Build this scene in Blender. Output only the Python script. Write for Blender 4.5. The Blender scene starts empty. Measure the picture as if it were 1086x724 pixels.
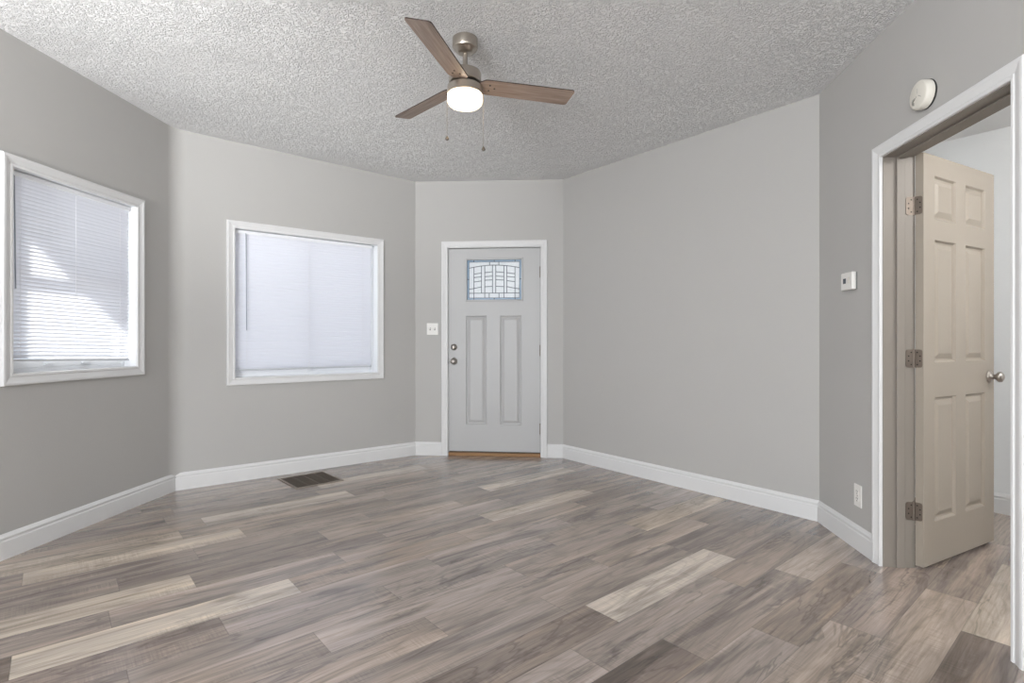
import bpy, bmesh, math, random
from mathutils import Vector, Matrix
random.seed(7)
C = bpy.context.scene.collection
SC = bpy.context.scene
PI = math.pi

# ------------------------------------------------------------------ camera
CAM_H = 1.12
cd = bpy.data.cameras.new('camera')
cd.sensor_width = 36.0
cd.lens = 36.0 * 567.0 / 1086.0
cd.clip_start = 0.05
cam = bpy.data.objects.new('camera', cd)
cam.location = (0, 0, CAM_H)
cam.rotation_euler = (PI / 2, 0, 0)
C.objects.link(cam)
SC.camera = cam

# ------------------------------------------------------------------ view, sky, sun, large lights
SC.view_settings.view_transform = 'Standard'
SC.view_settings.look = 'None'
SC.view_settings.gamma = 1.0
SC.view_settings.use_curve_mapping = False
SC.view_settings.exposure = 0.0
world = bpy.data.worlds.new('sky')
SC.world = world
world.use_nodes = True
bg = world.node_tree.nodes['Background']
bg.inputs[0].default_value = (0.84, 0.91, 1.0, 1)
bg.inputs[1].default_value = 1.05


def lamp(name, kind, loc, energy, color, aim=None, **kw):
    l = bpy.data.lights.new(name, kind)
    l.energy = energy
    l.color = color
    for k, v in kw.items():
        setattr(l, k, v)
    o = bpy.data.objects.new(name, l)
    o.location = loc
    if aim is not None:
        o.rotation_euler = Vector(aim).to_track_quat('-Z', 'Y').to_euler()
    C.objects.link(o)
    return o


SUN_DIR = Vector((-0.70, -0.71, 0.538)).normalized()      # towards the sun
lamp('sun', 'SUN', (-6, -6, 8), 12.5, (1.0, 0.95, 0.86), aim=-SUN_DIR, angle=math.radians(0.6))
# added fill lamps outside the two unseen windows behind the camera
lamp('rear_fill', 'AREA', (-1.85, -2.95, 1.3), 330, (0.95, 0.97, 1.0), aim=(0.95, 1, 0.55), shape='RECTANGLE', size=1.6, size_y=1.9)
lamp('rear_fill', 'AREA', (0.35, -2.95, 1.3), 60, (0.95, 0.97, 1.0), aim=(0, 1, 0.6), shape='RECTANGLE', size=1.6, size_y=1.9)

# ------------------------------------------------------------------ materials
def new_mat(name):
    m = bpy.data.materials.new(name)
    m.use_nodes = True
    nt = m.node_tree
    return m, nt, nt.nodes['Principled BSDF'], nt.nodes['Material Output']


def srgb(r, g, b):
    f = lambda c: (c / 255 / 12.92) if c / 255 <= 0.04045 else ((c / 255 + 0.055) / 1.055) ** 2.4
    return (f(r), f(g), f(b), 1)


def N(nt, typ, **kw):
    n = nt.nodes.new(typ)
    for k, v in kw.items():
        if k == 'inp':
            for i, val in v.items():
                n.inputs[i].default_value = val
        else:
            setattr(n, k, v)
    return n


def plain(name, col, rough=0.5, metal=0.0, bump=None, var=0.03, spec=0.5):
    """procedural material: faint noise variation in colour plus an optional fine bump (scale, strength)"""
    m, nt, p, out = new_mat(name)
    L = nt.links
    tc = N(nt, 'ShaderNodeTexCoord')
    no = N(nt, 'ShaderNodeTexNoise', inp={'Scale': 3.0, 'Detail': 3.0})
    L.new(tc.outputs['Object'], no.inputs['Vector'])
    mr = N(nt, 'ShaderNodeMapRange', inp={3: 1 - var, 4: 1 + var})
    L.new(no.outputs[0], mr.inputs[0])
    mx = N(nt, 'ShaderNodeVectorMath', operation='SCALE')
    mx.inputs[0].default_value = col[:3]
    L.new(mr.outputs[0], mx.inputs['Scale'])
    L.new(mx.outputs[0], p.inputs['Base Color'])
    p.inputs['Roughness'].default_value = rough
    p.inputs['Metallic'].default_value = metal
    p.inputs['Specular IOR Level'].default_value = spec
    if bump:
        nb = N(nt, 'ShaderNodeTexNoise', inp={'Scale': bump[0], 'Detail': 4.0})
        L.new(tc.outputs['Object'], nb.inputs['Vector'])
        b = N(nt, 'ShaderNodeBump', inp={'Strength': bump[1], 'Distance': 0.002})
        L.new(nb.outputs[0], b.inputs['Height'])
        L.new(b.outputs[0], p.inputs['Normal'])
    return m


M = {}
M['wall'] = plain('wall_paint', srgb(184, 182.5, 180), 0.55, bump=(90, 0.25), var=0.015, spec=0.3)
M['side_wall'] = plain('side_room_paint', srgb(238, 240, 241), 0.55, bump=(90, 0.25), var=0.015, spec=0.3)
M['trim'] = plain('white_trim_paint', srgb(222, 222, 222), 0.38, var=0.01)
M['door'] = plain('door_paint', srgb(184, 184, 184), 0.42, bump=(60, 0.15), var=0.01)
M['idoor'] = plain('interior_door_paint', srgb(156, 147, 135), 0.45, bump=(60, 0.15), var=0.01)
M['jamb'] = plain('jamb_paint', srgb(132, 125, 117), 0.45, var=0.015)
M['vinyl'] = plain('white_vinyl', srgb(240, 242, 245), 0.35, var=0.01)
M['nickel'] = plain('brushed_nickel', srgb(188, 180, 170), 0.28, 1.0, bump=(220, 0.1))
M['chrome'] = plain('satin_nickel_lock', srgb(176, 170, 164), 0.3, 1.0)
M['hinge'] = plain('hinge_metal', srgb(132, 122, 113), 0.55, 1.0)
M['dark'] = plain('dark_gap', srgb(40, 38, 36), 0.8)
M['vent'] = plain('bronze_register_paint', srgb(92, 80, 68), 0.5, 0.2)
M['ventin'] = plain('duct_dark', srgb(34, 30, 26), 0.9)
M['ventrim'] = plain('register_rim', srgb(140, 130, 120), 0.5)
M['plastic'] = plain('white_plastic', srgb(232, 230, 226), 0.35, var=0.01)
M['cream'] = plain('aged_plastic', srgb(226, 222, 212), 0.4, var=0.02)
M['grey_plastic'] = plain('grey_plastic', srgb(120, 120, 118), 0.4)
M['lcd'] = plain('lcd_grey', srgb(86, 90, 98), 0.2)
M['rail'] = plain('backlit_rail_grey', srgb(200, 202, 207), 0.4, var=0.01)  # grey holds the backlit shade of the white bottom rail
M['wand'] = plain('clear_grey_wand', srgb(150, 155, 165), 0.25)
M['cord'] = plain('ladder_cord', srgb(235, 235, 238), 0.7)
M['threshold'] = plain('threshold_wood', srgb(150, 112, 72), 0.5, var=0.15)
M['concrete'] = plain('outdoor_concrete', srgb(222, 220, 216), 0.9, var=0.1)
M['shade_roof'] = plain('shade_roof_paint', srgb(225, 225, 222), 0.7)
M['lead'] = plain('leaded_came', srgb(96, 100, 108), 0.45, 0.3)


def slat_material():
    m, nt, p, out = new_mat('blind_slat')
    L = nt.links
    p.inputs['Base Color'].default_value = srgb(238, 239, 245)
    p.inputs['Roughness'].default_value = 0.4
    tr = N(nt, 'ShaderNodeBsdfTranslucent')
    tr.inputs[0].default_value = (0.86, 0.88, 0.97, 1)
    mx = N(nt, 'ShaderNodeMixShader', inp={0: 0.20})
    L.new(p.outputs[0], mx.inputs[1])
    L.new(tr.outputs[0], mx.inputs[2])
    L.new(mx.outputs[0], out.inputs[0])
    return m


def pane_material():
    m, nt, p, out = new_mat('window_glass')
    L = nt.links
    t = N(nt, 'ShaderNodeBsdfTransparent')
    t.inputs[0].default_value = (0.95, 0.97, 0.98, 1)
    g = N(nt, 'ShaderNodeBsdfGlossy', inp={'Roughness': 0.02})
    lw = N(nt, 'ShaderNodeLayerWeight', inp={0: 0.5})
    pw = N(nt, 'ShaderNodeMath', operation='POWER', inp={1: 5.0})
    fr = N(nt, 'ShaderNodeMath', operation='MULTIPLY_ADD', inp={1: 0.9, 2: 0.04})
    L.new(lw.outputs['Facing'], pw.inputs[0])
    L.new(pw.outputs[0], fr.inputs[0])
    mx = N(nt, 'ShaderNodeMixShader')
    L.new(fr.outputs[0], mx.inputs[0])
    L.new(t.outputs[0], mx.inputs[1])
    L.new(g.outputs[0], mx.inputs[2])
    L.new(mx.outputs[0], out.inputs[0])
    nt.nodes.remove(p)
    return m


def frosted(name, col, k=0.25):
    m, nt, p, out = new_mat(name)
    L = nt.links
    p.inputs['Base Color'].default_value = col
    p.inputs['Roughness'].default_value = 0.15
    tc = N(nt, 'ShaderNodeTexCoord')
    no = N(nt, 'ShaderNodeTexNoise', inp={'Scale': 60.0, 'Detail': 2.0})
    L.new(tc.outputs['Object'], no.inputs['Vector'])
    mr = N(nt, 'ShaderNodeMapRange', inp={3: 0.86, 4: 1.08})
    L.new(no.outputs[0], mr.inputs[0])
    sc = N(nt, 'ShaderNodeVectorMath', operation='SCALE')
    sc.inputs[0].default_value = col[:3]
    L.new(mr.outputs[0], sc.inputs['Scale'])
    tr = N(nt, 'ShaderNodeBsdfTranslucent')
    L.new(sc.outputs[0], tr.inputs[0])
    mx = N(nt, 'ShaderNodeMixShader', inp={0: 1 - k})
    L.new(p.outputs[0], mx.inputs[1])
    L.new(tr.outputs[0], mx.inputs[2])
    L.new(mx.outputs[0], out.inputs[0])
    return m


M['slat'] = slat_material()
M['pane'] = pane_material()
M['frost'] = frosted('frosted_door_glass', (0.92, 0.93, 0.94, 1), 0.12)
M['frost_blue'] = frosted('bevelled_border_glass', (0.55, 0.68, 0.80, 1), 0.3)


def lampglass():
    """opal glass: it scatters the bulb inside and glows faintly by itself"""
    m, nt, p, out = new_mat('lit_opal_glass')
    L = nt.links
    p.inputs['Base Color'].default_value = (0.9, 0.86, 0.78, 1)
    p.inputs['Roughness'].default_value = 0.2
    p.inputs['Emission Color'].default_value = (1.0, 0.84, 0.58, 1)
    p.inputs['Emission Strength'].default_value = 0.42
    tr = N(nt, 'ShaderNodeBsdfTranslucent')
    tr.inputs[0].default_value = (1.0, 0.95, 0.86, 1)
    mx = N(nt, 'ShaderNodeMixShader', inp={0: 0.32})
    L.new(p.outputs[0], mx.inputs[1])
    L.new(tr.outputs[0], mx.inputs[2])
    L.new(mx.outputs[0], out.inputs[0])
    return m


M['lampglass'] = lampglass()


def blade_material():
    m, nt, p, out = new_mat('fan_blade_wood')
    L = nt.links
    tc = N(nt, 'ShaderNodeTexCoord')
    mp = N(nt, 'ShaderNodeMapping')
    mp.inputs['Scale'].default_value = (3, 45, 20)
    L.new(tc.outputs['Object'], mp.inputs[0])
    no = N(nt, 'ShaderNodeTexNoise', inp={'Scale': 1.5, 'Detail': 6.0, 'Roughness': 0.6})
    L.new(mp.outputs[0], no.inputs['Vector'])
    rp = N(nt, 'ShaderNodeValToRGB')
    rp.color_ramp.elements[0].position = 0.3
    rp.color_ramp.elements[0].color = srgb(124, 104, 92)
    rp.color_ramp.elements[1].position = 0.75
    rp.color_ramp.elements[1].color = srgb(180, 160, 145)
    L.new(no.outputs[0], rp.inputs[0])
    L.new(rp.outputs[0], p.inputs['Base Color'])
    p.inputs['Roughness'].default_value = 0.42
    return m


M['blade'] = blade_material()
M['blade_edge'] = plain('blade_edge', srgb(62, 48, 42), 0.6)


def ceiling_material(name='ceiling_texture', k=1.0):
    m, nt, p, out = new_mat(name)
    L = nt.links
    p.inputs['Base Color'].default_value = srgb(243, 243, 243)
    p.inputs['Roughness'].default_value = 0.85
    p.inputs['Specular IOR Level'].default_value = 0.15
    tc = N(nt, 'ShaderNodeTexCoord')
    n1 = N(nt, 'ShaderNodeTexNoise', inp={'Scale': 42.0, 'Detail': 3.5, 'Roughness': 0.6, 'Distortion': 1.6})
    n2 = N(nt, 'ShaderNodeTexNoise', inp={'Scale': 90.0, 'Detail': 2.0, 'Roughness': 0.6, 'Distortion': 0.8})
    n3 = N(nt, 'ShaderNodeTexNoise', inp={'Scale': 2.2, 'Detail': 2.0})
    for n in (n1, n2, n3):
        L.new(tc.outputs['Object'], n.inputs['Vector'])
    rp = N(nt, 'ShaderNodeMapRange', interpolation_type='SMOOTHSTEP', inp={1: 0.40, 2: 0.60})
    L.new(n1.outputs[0], rp.inputs[0])
    ad = N(nt, 'ShaderNodeMath', operation='MULTIPLY_ADD', inp={1: 0.45})
    L.new(n2.outputs[0], ad.inputs[0])
    L.new(rp.outputs[0], ad.inputs[2])
    b1 = N(nt, 'ShaderNodeBump', inp={'Strength': 1.0, 'Distance': 0.007 * k})
    L.new(ad.outputs[0], b1.inputs['Height'])
    b2 = N(nt, 'ShaderNodeBump', inp={'Strength': 0.6, 'Distance': 0.06 * k})
    L.new(n3.outputs[0], b2.inputs['Height'])
    L.new(b2.outputs[0], b1.inputs['Normal'])
    L.new(b1.outputs[0], p.inputs['Normal'])
    return m


M['ceiling'] = ceiling_material()
M['side_ceiling'] = ceiling_material('side_room_ceiling', 0.15)


PW, PL, V0, TH_F = 0.180, 0.955, 0.445, math.radians(40.5)     # plank width, length, first seam, direction


def floor_material():
    m, nt, p, out = new_mat('plank_floor')
    L = nt.links

    def math_(op, a, b=None, c=None):
        n = N(nt, 'ShaderNodeMath', operation=op)
        for i, v in enumerate((a, b, c)):
            if v is None:
                continue
            if isinstance(v, (int, float)):
                n.inputs[i].default_value = v
            else:
                L.new(v, n.inputs[i])
        return n.outputs[0]

    def comb(a, b, c):
        n = N(nt, 'ShaderNodeCombineXYZ')
        for i, v in enumerate((a, b, c)):
            if isinstance(v, (int, float)):
                n.inputs[i].default_value = v
            else:
                L.new(v, n.inputs[i])
        return n.outputs[0]

    def noise(vec, scale, detail=4.0, rough=0.55, dist=0.0):
        n = N(nt, 'ShaderNodeTexNoise', inp={'Scale': scale, 'Detail': detail, 'Roughness': rough, 'Distortion': dist})
        L.new(vec, n.inputs['Vector'])
        return n.outputs[0]

    def smooth(v, a, b, lo=0.0, hi=1.0):
        n = N(nt, 'ShaderNodeMapRange', interpolation_type='SMOOTHSTEP', inp={1: a, 2: b, 3: lo, 4: hi})
        L.new(v, n.inputs[0])
        return n.outputs[0]

    tc = N(nt, 'ShaderNodeTexCoord')
    mp = N(nt, 'ShaderNodeMapping', vector_type='POINT')
    mp.inputs['Rotation'].default_value = (0, 0, -TH_F)
    L.new(tc.outputs['Object'], mp.inputs[0])
    sp = N(nt, 'ShaderNodeSeparateXYZ')
    L.new(mp.outputs[0], sp.inputs[0])
    u, v = sp.outputs[0], sp.outputs[1]
    vr = math_('DIVIDE', math_('SUBTRACT', v, V0), PW)
    row = math_('FLOOR', vr)
    vf = math_('SUBTRACT', vr, row)

    def attr(name):
        n = N(nt, 'ShaderNodeAttribute', attribute_name=name)
        return n.outputs['Fac']
    uf = math_('DIVIDE', math_('SUBTRACT', u, attr('board_start')), PL)
    rnd = attr('board_tone')
    w2 = N(nt, 'ShaderNodeTexWhiteNoise', noise_dimensions='1D')
    L.new(attr('board_seed'), w2.inputs['W'])
    sc = N(nt, 'ShaderNodeSeparateColor')
    L.new(w2.outputs['Color'], sc.inputs[0])
    r1, r2, r3 = sc.outputs[0], sc.outputs[1], sc.outputs[2]
    # board tone
    ramp = N(nt, 'ShaderNodeValToRGB')
    cr = ramp.color_ramp
    cr.elements[0].position = 0.0
    cr.elements[0].color = srgb(132, 118, 108)
    cr.elements[1].position = 1.0
    cr.elements[1].color = srgb(203, 191, 176)
    for pos, c in ((0.35, (152, 139, 129)), (0.65, (166, 153, 143)), (0.82, (184, 170, 154))):
        e = cr.elements.new(pos)
        e.color = srgb(*c)
    L.new(rnd, ramp.inputs[0])
    z = math_('MULTIPLY', r1, 37.0)
    # long dark veins that wander along the board
    g1 = noise(comb(math_('MULTIPLY', u, 1.3), math_('MULTIPLY', v, 11.0), z), 1.0, 5.0, 0.6, 0.9)
    g2 = noise(comb(math_('MULTIPLY', u, 5.0), math_('MULTIPLY', v, 120.0), z), 1.0, 4.0, 0.65)
    g3 = noise(comb(math_('MULTIPLY', u, 0.7), math_('MULTIPLY', v, 5.0), z), 1.0, 2.0, 0.5, 0.4)
    # cathedral figure: rings of a stretched noise field
    fld = noise(comb(math_('MULTIPLY', u, 1.1), math_('MULTIPLY', v, 6.0), math_('ADD', z, 9.0)), 1.0, 2.0, 0.45, 0.5)
    rings = math_('ABSOLUTE', math_('SUBTRACT', math_('FRACT', math_('MULTIPLY', fld, 9.0)), 0.5))
    ringd = smooth(rings, 0.0, 0.22, 1.0, 0.0)
    # thin dark mineral veins
    vn = noise(comb(math_('MULTIPLY', u, 1.5), math_('MULTIPLY', v, 8.5), math_('ADD', z, 15.0)), 1.0, 4.0, 0.55, 0.6)
    vein = smooth(math_('ABSOLUTE', math_('SUBTRACT', vn, 0.48)), 0.0, 0.028, 1.0, 0.0)
    vmask = smooth(noise(comb(math_('MULTIPLY', u, 1.2), math_('MULTIPLY', v, 5.0), math_('ADD', z, 30.0)), 1.0, 1.0, 0.5), 0.46, 0.60)
    # saw marks across the board
    sawn = noise(comb(math_('MULTIPLY', u, 130.0), math_('MULTIPLY', v, 7.0), z), 1.0, 2.0, 0.6)
    sawm = smooth(noise(comb(math_('MULTIPLY', u, 2.4), math_('MULTIPLY', v, 9.0), math_('ADD', z, 4.0)), 1.0, 2.0, 0.5), 0.5, 0.66)
    f = math_('ADD', 1.0, math_('MULTIPLY', math_('SUBTRACT', g2, 0.5), 1.0))
    f = math_('MULTIPLY', f, smooth(g1, 0.30, 0.55, 0.52, 1.05))
    f = math_('MULTIPLY', f, smooth(g3, 0.25, 0.75, 0.80, 1.20))
    f = math_('MULTIPLY', f, math_('SUBTRACT', 1.0, math_('MULTIPLY', ringd, 0.13)))
    f = math_('MULTIPLY', f, math_('SUBTRACT', 1.0, math_('MULTIPLY', math_('MULTIPLY', vein, vmask), 0.34)))
    sawk = math_('MULTIPLY', math_('MULTIPLY', math_('SUBTRACT', sawn, 0.5), sawm), 0.75)
    f = math_('MULTIPLY', f, math_('ADD', 1.0, sawk))
    # seams
    ev = math_('MULTIPLY', math_('MINIMUM', vf, math_('SUBTRACT', 1.0, vf)), PW)
    eu = math_('MULTIPLY', math_('MINIMUM', uf, math_('SUBTRACT', 1.0, uf)), PL)
    edge = math_('MINIMUM', ev, eu)
    seam = smooth(edge, 0.0004, 0.0022)
    f = math_('MULTIPLY', f, math_('ADD', 0.70, math_('MULTIPLY', seam, 0.30)))
    mx = N(nt, 'ShaderNodeVectorMath', operation='SCALE')
    L.new(ramp.outputs[0], mx.inputs[0])
    L.new(f, mx.inputs['Scale'])
    # warm and cool drift from board to board
    tint = N(nt, 'ShaderNodeMix', data_type='RGBA', blend_type='MULTIPLY', inp={0: 1.0})
    tr = N(nt, 'ShaderNodeValToRGB')
    tr.color_ramp.elements[0].color = (1.02, 0.99, 0.96, 1)
    tr.color_ramp.elements[1].color = (0.97, 0.98, 1.03, 1)
    L.new(r2, tr.inputs[0])
    lite = N(nt, 'ShaderNodeMix', data_type='RGBA', blend_type='MULTIPLY', inp={0: 1.0})
    lmask = smooth(noise(comb(math_('MULTIPLY', u, 0.55), math_('MULTIPLY', v, 9.0), math_('ADD', z, 21.0)), 1.0, 1.5, 0.5, 0.3), 0.56, 0.66)
    lr = N(nt, 'ShaderNodeValToRGB')
    lr.color_ramp.elements[0].color = (1, 1, 1, 1)
    lr.color_ramp.elements[1].color = (1.26, 1.24, 1.20, 1)
    L.new(lmask, lr.inputs[0])
    L.new(mx.outputs[0], lite.inputs[6])
    L.new(lr.outputs[0], lite.inputs[7])
    L.new(lite.outputs[2], tint.inputs[6])
    L.new(tr.outputs[0], tint.inputs[7])
    L.new(tint.outputs[2], p.inputs['Base Color'])
    ro = N(nt, 'ShaderNodeMapRange', inp={3: 0.17, 4: 0.29})
    L.new(g2, ro.inputs[0])
    L.new(ro.outputs[0], p.inputs['Roughness'])
    p.inputs['Specular IOR Level'].default_value = 0.6
    p.inputs['Coat Weight'].default_value = 0.45
    p.inputs['Coat Roughness'].default_value = 0.22
    h = math_('ADD', math_('MULTIPLY', seam, 1.0), math_('MULTIPLY', g2, 0.35))
    b = N(nt, 'ShaderNodeBump', inp={'Strength': 0.35, 'Distance': 0.0015})
    L.new(h, b.inputs['Height'])
    L.new(b.outputs[0], p.inputs['Normal'])
    return m


M['floor'] = floor_material()

# ------------------------------------------------------------------ helpers
def link(name, bm, mat, parent=None, smooth=False, bevel=None, mats=None):
    me = bpy.data.meshes.new(name)
    bmesh.ops.recalc_face_normals(bm, faces=bm.faces[:])
    bm.to_mesh(me)
    bm.free()
    for mm in (mats or [mat]):
        me.materials.append(mm)
    if smooth:
        for f in me.polygons:
            f.use_smooth = True
    o = bpy.data.objects.new(name, me)
    C.objects.link(o)
    if parent is not None:
        o.parent = parent
    if bevel:
        b = o.modifiers.new('bevel', 'BEVEL')
        b.width = bevel
        b.segments = 2
        b.limit_method = 'ANGLE'
        b.angle_limit = math.radians(40)
    return o


def box(bm, x0, x1, y0, y1, z0, z1, mi=0):
    vs = [bm.verts.new((x, y, z)) for x in (x0, x1) for y in (y0, y1) for z in (z0, z1)]
    for q in ((0, 1, 3, 2), (4, 6, 7, 5), (0, 4, 5, 1), (2, 3, 7, 6), (0, 2, 6, 4), (1, 5, 7, 3)):
        f = bm.faces.new([vs[i] for i in q])
        f.material_index = mi
    return vs


def lathe(bm, prof, seg=40, axis='Z', center=(0, 0, 0), cap=True):
    """prof = [(r, h)...] revolved about the axis; h runs along the axis"""
    rings = []
    for r, h in prof:
        ring = []
        for i in range(seg):
            a = 2 * PI * i / seg
            x, y = r * math.cos(a), r * math.sin(a)
            pt = {'Z': (x, y, h), 'Y': (x, h, y), 'X': (h, x, y)}[axis]
            ring.append(bm.verts.new(Vector(pt) + Vector(center)))
        rings.append(ring)
    for a, b in zip(rings[:-1], rings[1:]):
        for i in range(seg):
            bm.faces.new((a[i], a[(i + 1) % seg], b[(i + 1) % seg], b[i]))
    if cap:
        bm.faces.new(rings[0])
        bm.faces.new(rings[-1])


def tube(bm, p0, p1, r, seg=8):
    p0, p1 = Vector(p0), Vector(p1)
    d = (p1 - p0).normalized()
    a = d.orthogonal().normalized()
    b = d.cross(a)
    r0 = [bm.verts.new(p0 + r * (math.cos(2 * PI * i / seg) * a + math.sin(2 * PI * i / seg) * b)) for i in range(seg)]
    r1 = [bm.verts.new(v.co + (p1 - p0)) for v in r0]
    for i in range(seg):
        bm.faces.new((r0[i], r0[(i + 1) % seg], r1[(i + 1) % seg], r1[i]))
    bm.faces.new(r0)
    bm.faces.new(r1)


def empty(name, loc=(0, 0, 0), rz=0.0, parent=None):
    o = bpy.data.objects.new(name, None)
    o.empty_display_size = 0.1
    o.location = loc
    o.rotation_euler = (0, 0, rz)
    C.objects.link(o)
    if parent:
        o.parent = parent
    return o


def tag(o, label, cat, group=None):
    o['label'] = label
    o['category'] = cat
    if group:
        o['group'] = group
    return o


def struct(o, label=None):
    o['kind'] = 'structure'
    if label:
        o['label'] = label
    return o


def frame_sweep(bm, x0, x1, z0, z1, prof, closed=True, y=0.0):
    """moulding of profile [(outward distance, protrusion into the room)] mitred round a rectangle"""
    rings = []
    for a, b in prof:
        if closed:
            pts = [(x0 - a, z0 - a), (x0 - a, z1 + a), (x1 + a, z1 + a), (x1 + a, z0 - a)]
        else:
            pts = [(x0 - a, z0), (x0 - a, z1 + a), (x1 + a, z1 + a), (x1 + a, z0)]
        rings.append([bm.verts.new((px, y - b, pz)) for px, pz in pts])
    n = 4
    for k in range(len(rings) - 1):
        A, B = rings[k], rings[k + 1]
        for i in range(n if closed else n - 1):
            j = (i + 1) % n
            bm.faces.new((A[i], A[j], B[j], B[i]))
    if not closed:
        bm.faces.new([r[0] for r in rings])
        bm.faces.new([r[3] for r in rings])


CAS = [(0.0, -0.001), (0.0, 0.011), (0.004, 0.014), (0.013, 0.014), (0.017, 0.010), (0.022, 0.012), (0.040, 0.017),
       (0.046, 0.020), (0.054, 0.020), (0.058, 0.019), (0.060, 0.016), (0.062, -0.001)]


def ceil_z(x, y):
    return CAM_H + 1.566 - 0.0135 * x


# ------------------------------------------------------------------ room plan
P0 = Vector((-2.620, 2.720))
P1 = Vector((-2.537, 4.016))
P2 = Vector((-0.955, 5.286))
P3 = Vector((0.493, 5.150))
P4 = Vector((1.915, 3.331))
REAR = -2.70
dl = (P1 - P0).normalized()
L0 = P0 + dl * ((REAR - P0.y) / dl.y)
dr = Vector((-0.105, -1.0)).normalized()
R0 = P4 + dr * ((REAR - P4.y) / dr.y)
ROOM = [L0, P1, P2, P3, P4, R0]           # left to right as seen from inside
TH = 0.15
TR = 0.14


def outward(a, b):
    d = (b - a).normalized()
    return Vector((-d.y, d.x))


def offset_poly(poly, ths):
    n = len(poly)
    out = []
    for i in range(n):
        a, b, c = poly[i - 1], poly[i], poly[(i + 1) % n]
        n1, n2 = outward(a, b), outward(b, c)
        t1, t2 = ths[i - 1], ths[i]
        d1, d2 = (b - a).normalized(), (c - b).normalized()
        p, q = b + n1 * t1, b + n2 * t2
        den = d1.x * d2.y - d1.y * d2.x
        t = ((q.x - p.x) * d2.y - (q.y - p.y) * d2.x) / den
        out.append(p + d1 * t)
    return out


def build_wall(name, a, b, oa, ob, openings, ztop, mat, extra=None):
    """wall from a to b (inner line), outer line oa-ob, with rectangular openings (u0,u1,z0,z1)"""
    d = (b - a).normalized()
    nrm = outward(a, b)
    Lw = (b - a).length
    th = (oa - a).dot(nrm)
    ua, ub = (oa - a).dot(d), (ob - a).dot(d)
    us = sorted({0.0, Lw} | {o[0] for o in openings} | {o[1] for o in openings})
    zs = sorted({0.0, 99.0} | {o[2] for o in openings} | {o[3] for o in openings})
    zs = [z for z in zs if z >= 0]
    bm = bmesh.new()
    cache = {}

    def V(i, j, side):
        k = (i, j, side)
        if k not in cache:
            u = us[i]
            if side:
                u = ua if i == 0 else (ub if i == len(us) - 1 else u)
            p = a + d * u + nrm * (th if side else 0)
            z = zs[j]
            if z > 50:
                z = ztop(p.x, p.y)
            q = p - a
            cache[k] = bm.verts.new((q.dot(d), q.dot(nrm), z))
        return cache[k]

    solid = {}
    for i in range(len(us) - 1):
        for j in range(len(zs) - 1):
            um, zm = (us[i] + us[i + 1]) / 2, (zs[j] + min(zs[j + 1], 3)) / 2
            solid[(i, j)] = not any(o[0] < um < o[1] and o[2] < zm < o[3] for o in openings)
    for (i, j), s in solid.items():
        if not s:
            continue
        bm.faces.new((V(i, j, 0), V(i + 1, j, 0), V(i + 1, j + 1, 0), V(i, j + 1, 0)))
        bm.faces.new((V(i, j, 1), V(i, j + 1, 1), V(i + 1, j + 1, 1), V(i + 1, j, 1)))
        for di, dj, q in ((-1, 0, ((i, j), (i, j + 1))), (1, 0, ((i + 1, j), (i + 1, j + 1))),
                          (0, -1, ((i, j), (i + 1, j))), (0, 1, ((i, j + 1), (i + 1, j + 1)))):
            if not solid.get((i + di, j + dj), False):
                (p, r) = q
                bm.faces.new((V(*p, 0), V(*r, 0), V(*r, 1), V(*p, 1)))
    if extra:
        extra(bm, d, nrm)
    o = link(name, bm, mat)
    o.location = (a.x, a.y, 0)
    o.rotation_euler = (0, 0, math.atan2(d.y, d.x))
    return struct(o)


def frame_of(a, b, u=0.0, z=0.0, y=0.0):
    d = (b - a).normalized()
    n = outward(a, b)
    p = a + d * u + n * y
    return (p.x, p.y, z), math.atan2(d.y, d.x)


OUT = offset_poly(ROOM, [TH, TH, TH, TH, TR, TH])

# openings in wall coordinates (u from the wall's left end as seen from inside)
uP0 = (P0 - L0).length
W1 = (uP0 + 0.074, uP0 + 0.922, 0.951, 2.034)
W2 = (0.413, 1.627, 0.830, 2.025)
D1 = (0.325, 1.240, 0.0, 2.040)
D2 = (0.671, 1.462, 0.0, 2.038)
J = 0.018                                 # thickness of jamb liners


def grow(o, g, door=False):
    return (o[0] - g, o[1] + g, (-1 if door else o[2] - g), o[3] + g)


# floor: the room and the side room share one plank floor
S_Q0 = OUT[4]
S1 = Vector((2.45, 4.437))
S2 = Vector((4.11, 2.313))
S3 = Vector((4.11, -0.60))
oR = (P4 + outward(P4, R0) * TR)
S4 = oR + dr * ((-0.60 - oR.y) / dr.y)
S0 = oR + dr * ((3.36 - oR.y) / dr.y)
SIDE = [S0, S1, S2, S3, S4]


def slab(name, polys, zf, thick, mat, up=True):
    bm = bmesh.new()
    for poly in polys:
        lo = [bm.verts.new((p.x, p.y, zf(p.x, p.y))) for p in poly]
        hi = [bm.verts.new((p.x, p.y, zf(p.x, p.y) + thick)) for p in poly]
        bm.faces.new(lo)
        bm.faces.new(hi)
        n = len(poly)
        for i in range(n):
            j = (i + 1) % n
            bm.faces.new((lo[i], lo[j], hi[j], hi[i]))
    return struct(link(name, bm, mat))


SOUT = offset_poly(SIDE, [0.12, 0.12, 0.12, 0.12, 0.0])
sfloor = [S4, S0, SOUT[1], SOUT[2], SOUT[3]]
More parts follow.
